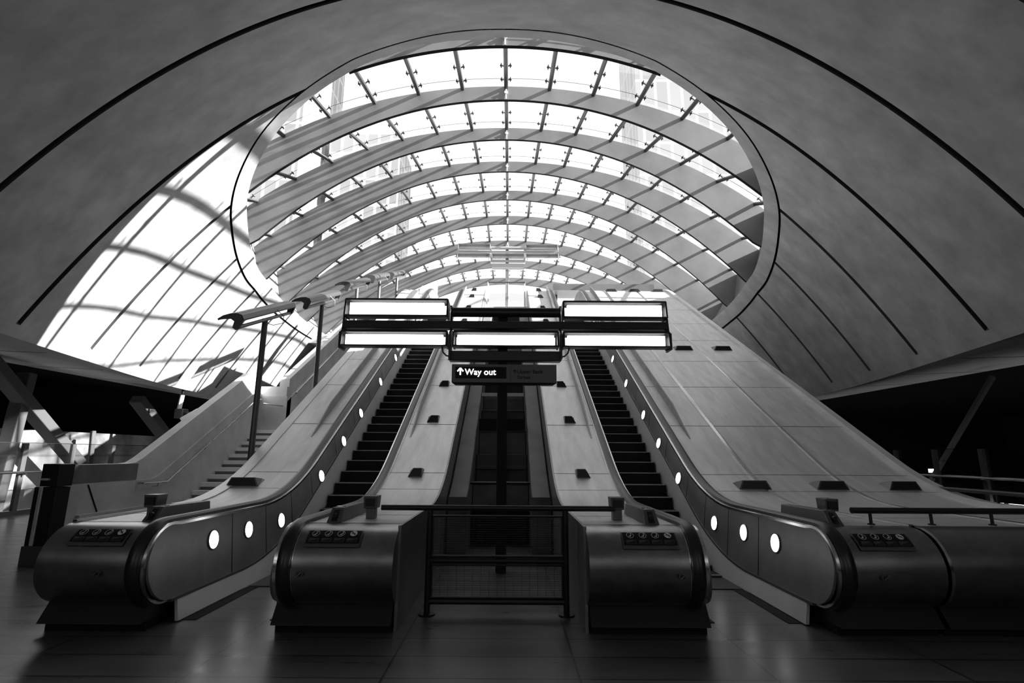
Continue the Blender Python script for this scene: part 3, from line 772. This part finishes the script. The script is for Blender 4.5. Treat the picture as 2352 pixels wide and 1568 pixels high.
gantry(.05, 7.99, 0, True, 'black pole carrying lit light boxes and the Way out sign between the escalators', True, 'black')
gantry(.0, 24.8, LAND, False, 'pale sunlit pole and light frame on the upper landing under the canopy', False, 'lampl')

# ------------------------------------------------------------------ concrete stairs on the left
st = thing('staircase', 'concrete staircase with a high sloping parapet, left of the left escalator', 'staircase', (-6, 11, 0))
lip = lambda y: min(max(1.12, .57735*y-6.35+1.2), 3.3)
cap1 = prof(1.43, -4.56, 3.82, .15, .15)
lip1 = prof(1.12, -5.15, 3.26, .15, .15)
m = MB(); block(m, -7.12, -6.9, lip1, 8.6, 15.0, 0, M['wallc'], .2); m.build('parapet_wall', st)
m = MB()
ys = [8.66, 8.98]+span(9.2, 15.0, .2); rows = []
for y in ys:
    z1 = cap1(y) if y > 8.9 else 1.13
    rows.append([(-7.2, y, 0), (-7.05, y, 0), (-6.94, y, lip1(y)-.01), (-6.94, y, lip1(y)), (-6.99, y, max(z1, lip1(y)+.005)), (-7.2, y, max(z1, lip1(y)+.005))])
m.loft(rows, M['wallc'], closed=True); m.add(rows[-1], [(0, 1, 2, 3, 4, 5)], M['wallc']); m.build('parapet_cap', st)
m = MB(); m.prism([(8.66, 1.13), (10.36, 1.13), (10.36, 1.43), (8.98, 1.43)], 'x', -6.96, -6.93, M['panel']); label(m.build('end_panel', st), 'dark metal panel at the foot of the parapet')
# cross wall at the landing and the upper flight
m = MB(); m.box(-7.2, -6.15, 14.95, 15.25, 0, 3.22, M['wallc']); m.box(-7.2, -6.2, 15.02, 15.4, 3.2, 3.5, M['wallc']); m.build('landing_wall', st)
lip2 = lambda y: .57735*y-5.58; cap2 = lambda y: .57735*y-5.03
m = MB(); block(m, -6.4, -6.15, lip2, 15.0, 23.0, 0, M['wallc'], 1); m.build('upper_wall', st)
m = MB(); block(m, -6.5, -6.22, cap2, 15.2, 23.0, 0, M['wallc'], 1); m.build('upper_cap', st)
for i in range(15):
    y = 11.1+i*.28; z = .1617*(i+1)
    if y > 15.2: break
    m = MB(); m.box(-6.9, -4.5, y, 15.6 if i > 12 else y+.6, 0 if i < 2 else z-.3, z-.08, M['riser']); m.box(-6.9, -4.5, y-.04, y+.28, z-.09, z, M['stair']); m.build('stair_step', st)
m = MB(); m.box(-6.9, -4.5, 15.1, 16.2, 2.2, 2.42, M['stair']); m.build('landing', st)
for i in range(30):
    y = 16.2+i*.28; z = 2.42+.1617*(i+1)
    if z > LAND: break
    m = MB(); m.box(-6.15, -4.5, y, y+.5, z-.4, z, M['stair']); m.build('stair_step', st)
m = MB(); rr = .022
hp = [(-6.78, 10.35, 1.06), (-6.78, 11.05, 1.06), (-6.78, 14.5, 3.06), (-6.78, 14.75, 3.1)]
m.tube([(-6.88, 10.35, 1.06)]+hp, rr, M['chrome'], 8); ho = m.build('stair_handrail', st, smooth=True)
for t in (10.8, 12.3, 13.6):
    z = 1.06 if t < 11.05 else 1.06+(t-11.05)*.5797
    m = MB(); m.tube([(-6.78, t, z-.01), (-6.8, t, z-.07), (-6.9, t, z-.08)], .01, M['chrome'], 6); m.build('bracket', ho, smooth=True)
m = MB(); m.tube([(-6.75, 14.86, 3.0), (-6.2, 14.86, 2.93)], rr, M['chrome'], 8); m.build('stair_handrail', st, smooth=True)
m = MB(); m.tube([(-6.05, 15.3, 3.35), (-6.05, 22.5, 7.55)], rr, M['chrome'], 8); m.build('stair_handrail', st, smooth=True)
m = MB(); m.box(-6.9, -6.84, 9.0, 11.0, .0, .63, M['wallc']); m.build('wall_plinth', st)
m = MB()
m.bar((-6.895, 9.15, 1.1), (-6.895, 9.44, .64), .012, .02, M['groove'], up=(0, 1, 0)); m.build('wall_joint', st)

# row of lamps on poles along the stair
LP = [(9.98, 1.4, 4.20), (12.9, 3.0, 5.38), (15.74, 4.6, 6.72), (18.4, 6.1, 7.85), (21.2, 7.6, 8.95)]
for i, (y, zb, zt) in enumerate(LP):
    pos = ['dark pole lamp with a curved hood beside the stairs, nearest of the row', 'second pole lamp up the row beside the stairs, hood sunlit', 'third pole lamp up the row beside the stairs', 'fourth pole lamp up the row beside the stairs', 'fifth and highest pole lamp of the row beside the stairs'][i]
    t = thing('pole_lamp', pos, 'pole lamp', (-4.62, y, zb-1.4), 'pole lamps along the stairs')
    m = MB(); m.tube([(-4.62, y, max(0, zb-1.4)), (-4.62, y, zt)], .055, M['pole'], 12); m.build('pole', t, smooth=True)
    # hood: swept curved section along the slope
    sl = .40; dy = 1.05
    ctr = [(-.34, .10), (-.24, .165), (-.12, .20), (0, .205), (.09, .17), (.13, .09)]
    prof2 = ctr+[(px*.93+.0, pz-.03) for px, pz in ctr[::-1]]
    m = MB(); v = []
    for off in (-1, 1):
        for px, pz in prof2: v.append((-4.62+px, y+off*dy, zt+.05+off*sl*dy+pz))
    n = len(prof2)
    m.add(v, [tuple(range(n))[::-1], tuple(range(n, 2*n))]+[(a, (a+1) % n, n+(a+1) % n, n+a) for a in range(n)], M['lamp'])
    m.build('hood', t, smooth=True)
    for off in (-1, 1):
        m = MB(); q = [(-.30, .09), (-.2, .15), (0, .19), (.09, .15), (.12, .06), (.06, -.08), (.0, -.1), (-.05, -.06), (-.03, .05), (-.1, .1)]
        m.prism([(-4.62+px, zt+.05+off*sl*dy+pz) for px, pz in q], 'y', y+off*dy-.015, y+off*dy+.015, M['pole']); m.build('end_plate', t)
    m = MB(); m.tube([(-4.64, y-dy*.93, zt+.11-sl*dy*.93), (-4.64, y+dy*.93, zt+.11+sl*dy*.93)], .03, M['diff'], 8); m.build('lamp_tube', t, smooth=True)
    m = MB(); m.tube([(-4.6, y-dy, zt-.01-sl*dy), (-4.6, y+dy, zt-.01+sl*dy)], .035, M['lamp'], 8); m.build('lower_tube', t, smooth=True)
    m = MB(); P = [(-4.5, y+.2, zt+.24), (-4.40, y+.3, zt+.14), (-4.38, y+.25, zt-.02), (-4.5, y+.1, zt-.1), (-4.6, y, zt-.08)]
    m.tube(P, .008, M['lamp'], 5); m.build('cable', t, smooth=True)

# ------------------------------------------------------------------ validator post on the left
vp = thing('ticket_validator', 'dark free-standing ticket validator on the floor left of the left escalator', 'ticket validator', (-6.75, 8.35, 0))
m = MB(); m.box(-7.0, -6.62, 8.2, 8.5, 0, .28, M['box']); m.box(-6.98, -6.64, 8.22, 8.48, .28, 1.12, M['kerb']); m.box(-6.9, -6.84, 8.205, 8.23, .28, 1.12, M['steel']); m.build('body', vp, bevel=.01)
m = MB(); m.box(-6.87, -6.6, 8.17, 8.45, 1.13, 1.46, M['kerb']); h = m.build('reader_head', vp, bevel=.01)
m = MB(); m.box(-6.83, -6.72, 8.16, 8.17, 1.28, 1.42, M['black']); m.box(-6.83, -6.72, 8.13, 8.17, 1.22, 1.25, M['steel']); m.build('reader_panel', h)

# ------------------------------------------------------------------ glass balustrades at the edges of the hall
for s, lab in ((-1, 'glass balustrade with steel posts at the left edge of the hall'), (1, 'glass balustrade with dark posts at the right edge of the hall')):
    t = thing('glass_balustrade', lab, 'balustrade', (s*12.9, 13, 0), 'glass balustrades')
    m = MB(); m.box(*sgn_sorted(s*12.895, s*12.905), 6, 36, .15, 1.87, M['bglass']); m.build('glass_panel', t)
    m = MB(); m.box(*sgn_sorted(s*12.89, s*12.91), 6, 36, 1.865, 1.88, M['chrome']); m.box(*sgn_sorted(s*12.88, s*12.92), 6, 36, 1.5, 1.56, M['bglass']); m.build('top_edge', t)
    m = MB(); m.tube([(s*12.72, 6, 1.1), (s*12.72, 36, 1.1)], .03, M['chrome'], 8); m.build('handrail', t, smooth=True)
    m = MB(); m.box(*sgn_sorted(s*12.8, s*12.95), 6, 36, 0, .12, M['box']); m.build('kerb', t)
    y = 8.0
    while y < 36:
        m = MB(); m.box(*sgn_sorted(s*12.82, s*12.9), y, y+.14, 0, 1.86, M['box']); m.box(*sgn_sorted(s*12.7, s*12.82), y+.05, y+.09, 1.03, 1.09, M['chrome']); m.build('post', t); y += 1.6
# wall beyond the left balustrade, its outline cut to where sun reaches it
m = MB(); m.prism([(6, -5), (27.0, -5), (27.0, .4), (24.5, 2.35), (6, 2.35)], 'x', -16.2, -15.8, M['far']); struct(m.build('wall_far'))
def strut(a, b, w, lab):
    m = MB(); m.bar(a, b, w, w*.7, M['column']); tag(m.build('raking_column', bevel=.03), lab, 'column', 'raking columns beyond the left balustrade')
strut((-14.6, 14.7, 4.2), (-14.6, 21.0, -.7), .46, 'thick raking concrete column lit by sun beyond the left balustrade')
strut((-14.7, 16.1, 4.0), (-14.7, 15.6, -3.5), .42, 'dark upright column at the far left beyond the balustrade')
strut((-14.9, 13.9, 2.2), (-14.9, 16.6, -1.2), .35, 'short raking column crossing the far left corner behind the balustrade')
strut((-14.6, 20.9, 3.7), (-14.6, 25.5, .6), .5, 'raking column beyond the balustrade just left of the stair parapet')
strut((-15.1, 19.6, 2.4), (-14.9, 19.9, -3.5), .2, 'thin upright post behind the left balustrade')

# CCTV camera hanging under the left soffit
ct = thing('security_camera', 'pale security camera hanging on a rod under the left soffit', 'security camera', (-12.4, 20.6, 4.1))
c0 = Vector((-13.0, 21.2, 4.26))
m = MB(); m.tube([c0, c0-Vector((0, 0, .4))], .05, M['black'], 8); m.tube([c0-Vector((0, 0, .36)), c0-Vector((.06, 0, .95))], .085, M['white'], 8); m.build('rod', ct, smooth=True)
m = MB(); m.box(c0.x-.12, c0.x+.22, c0.y-.2, c0.y+.2, c0.z-1.3, c0.z-.92, M['box']); m.build('mount', ct, bevel=.03)
m = MB(); m.bar((c0.x+.3, c0.y-.3, c0.z-1.42), (c0.x+.85, c0.y-.1, c0.z-1.0), .26, .26, M['white']); m.bar((c0.x+.1, c0.y, c0.z-1.05), (c0.x+.6, c0.y-.2, c0.z-1.1), .08, .08, M['box']); m.build('camera_body', ct, bevel=.03)
m = MB(); m.tube([(13.3, 23.4, 4.3), (13.3, 23.4, 3.45)], .05, M['black'], 8); tag(m.build('hanging_rod', smooth=True), 'short black rod hanging from the right soffit edge', 'rod')

# small lights in the dark right hall
for (y, x, z, w, lab) in ((18.6, 14.6, 1.18, .18, 'small square white lamp beyond the right balustrade'), (18.3, 14.6, 1.18, .06, 'tiny lamp beside the balustrade post on the right')):
    m = MB(); m.box(x, x+w, y, y+.05, z-w/3, z+w/3, M['strip']); tag(m.build('wall_lamp'), lab, 'lamp')
m = MB(); m.bar((14.6, 15.6, 4.0), (14.6, 19.6, -.2), .12, .12, M['column']); tag(m.build('raking_brace'), 'slim grey raking brace in the dark beyond the right balustrade', 'brace')
for i, (ya_, yb_) in enumerate(((15.2, 14.85), (14.75, 14.4), (14.2, 12.9), (12.8, 12.2))):
    m = MB(); m.box(13.1, 13.16, yb_, ya_, .42, .47, M['strip']); tag(m.build('strip_light'), ['shortest and farthest of the white strip lights low beyond the right balustrade', 'second white strip light from the far end, low beyond the right balustrade', 'long white strip light low beyond the right balustrade', 'white strip light at the right frame edge, low beyond the balustrade'][i], 'strip light', 'strip lights in the right hall')
# kiosk canopy on the landing, right
kc = thing('entrance_canopy', 'flat grey canopy edge on the upper landing at right', 'canopy', (4.8, 25, LAND))
m = MB(); m.box(2.3, 7.3, 25, 26.4, 9.62, 9.95, M['rib']); m.build('roof_slab', kc)
for x in (2.45, 7.1): m = MB(); m.box(x, x+.12, 25.8, 25.95, LAND, 9.63, M['bar']); m.build('post', kc)
# glass box at the head of the well
gb = thing('glass_screen', 'glass screen frame at the head of the service well, top centre', 'glass screen', (0, 22.1, LAND-.3))
for x in (-.8, .8):
    m = MB(); m.box(x-.03, x+.03, 22.07, 22.13, LAND-.0, 9.05, M['white']); m.build('post', gb)
m = MB(); m.box(-.8, .8, 22.07, 22.13, 9.0, 9.05, M['box']); m.build('top_rail', gb)
m = MB(); m.box(-.78, .78, 22.095, 22.105, LAND+.1, 9.0, M['bglass']); m.build('glass_panel', gb)

# ------------------------------------------------------------------ towers outside
m = MB(); m.box(15.2, 60, 56, 64, 7.8, 120, M['tower']); tag(m.build('office_tower'), 'bright striped office tower seen through the right side of the canopy', 'building', 'towers outside the canopy')
m = MB(); m.box(-36, -23, 52, 64, 7.8, 60, M['towerg']); m.prism([(-36, 60), (-23, 60), (-25.5, 78)], 'y', 52, 64, M['towerg']); tag(m.build('office_tower'), 'stepped glass tower seen through the left side of the canopy', 'building', 'towers outside the canopy')
m = MB(); m.box(-22, -13.5, 58, 66, 7.8, 40, M['towerg']); tag(m.build('office_tower'), 'lower gridded tower near the crown on the left of the canopy', 'building', 'towers outside the canopy')
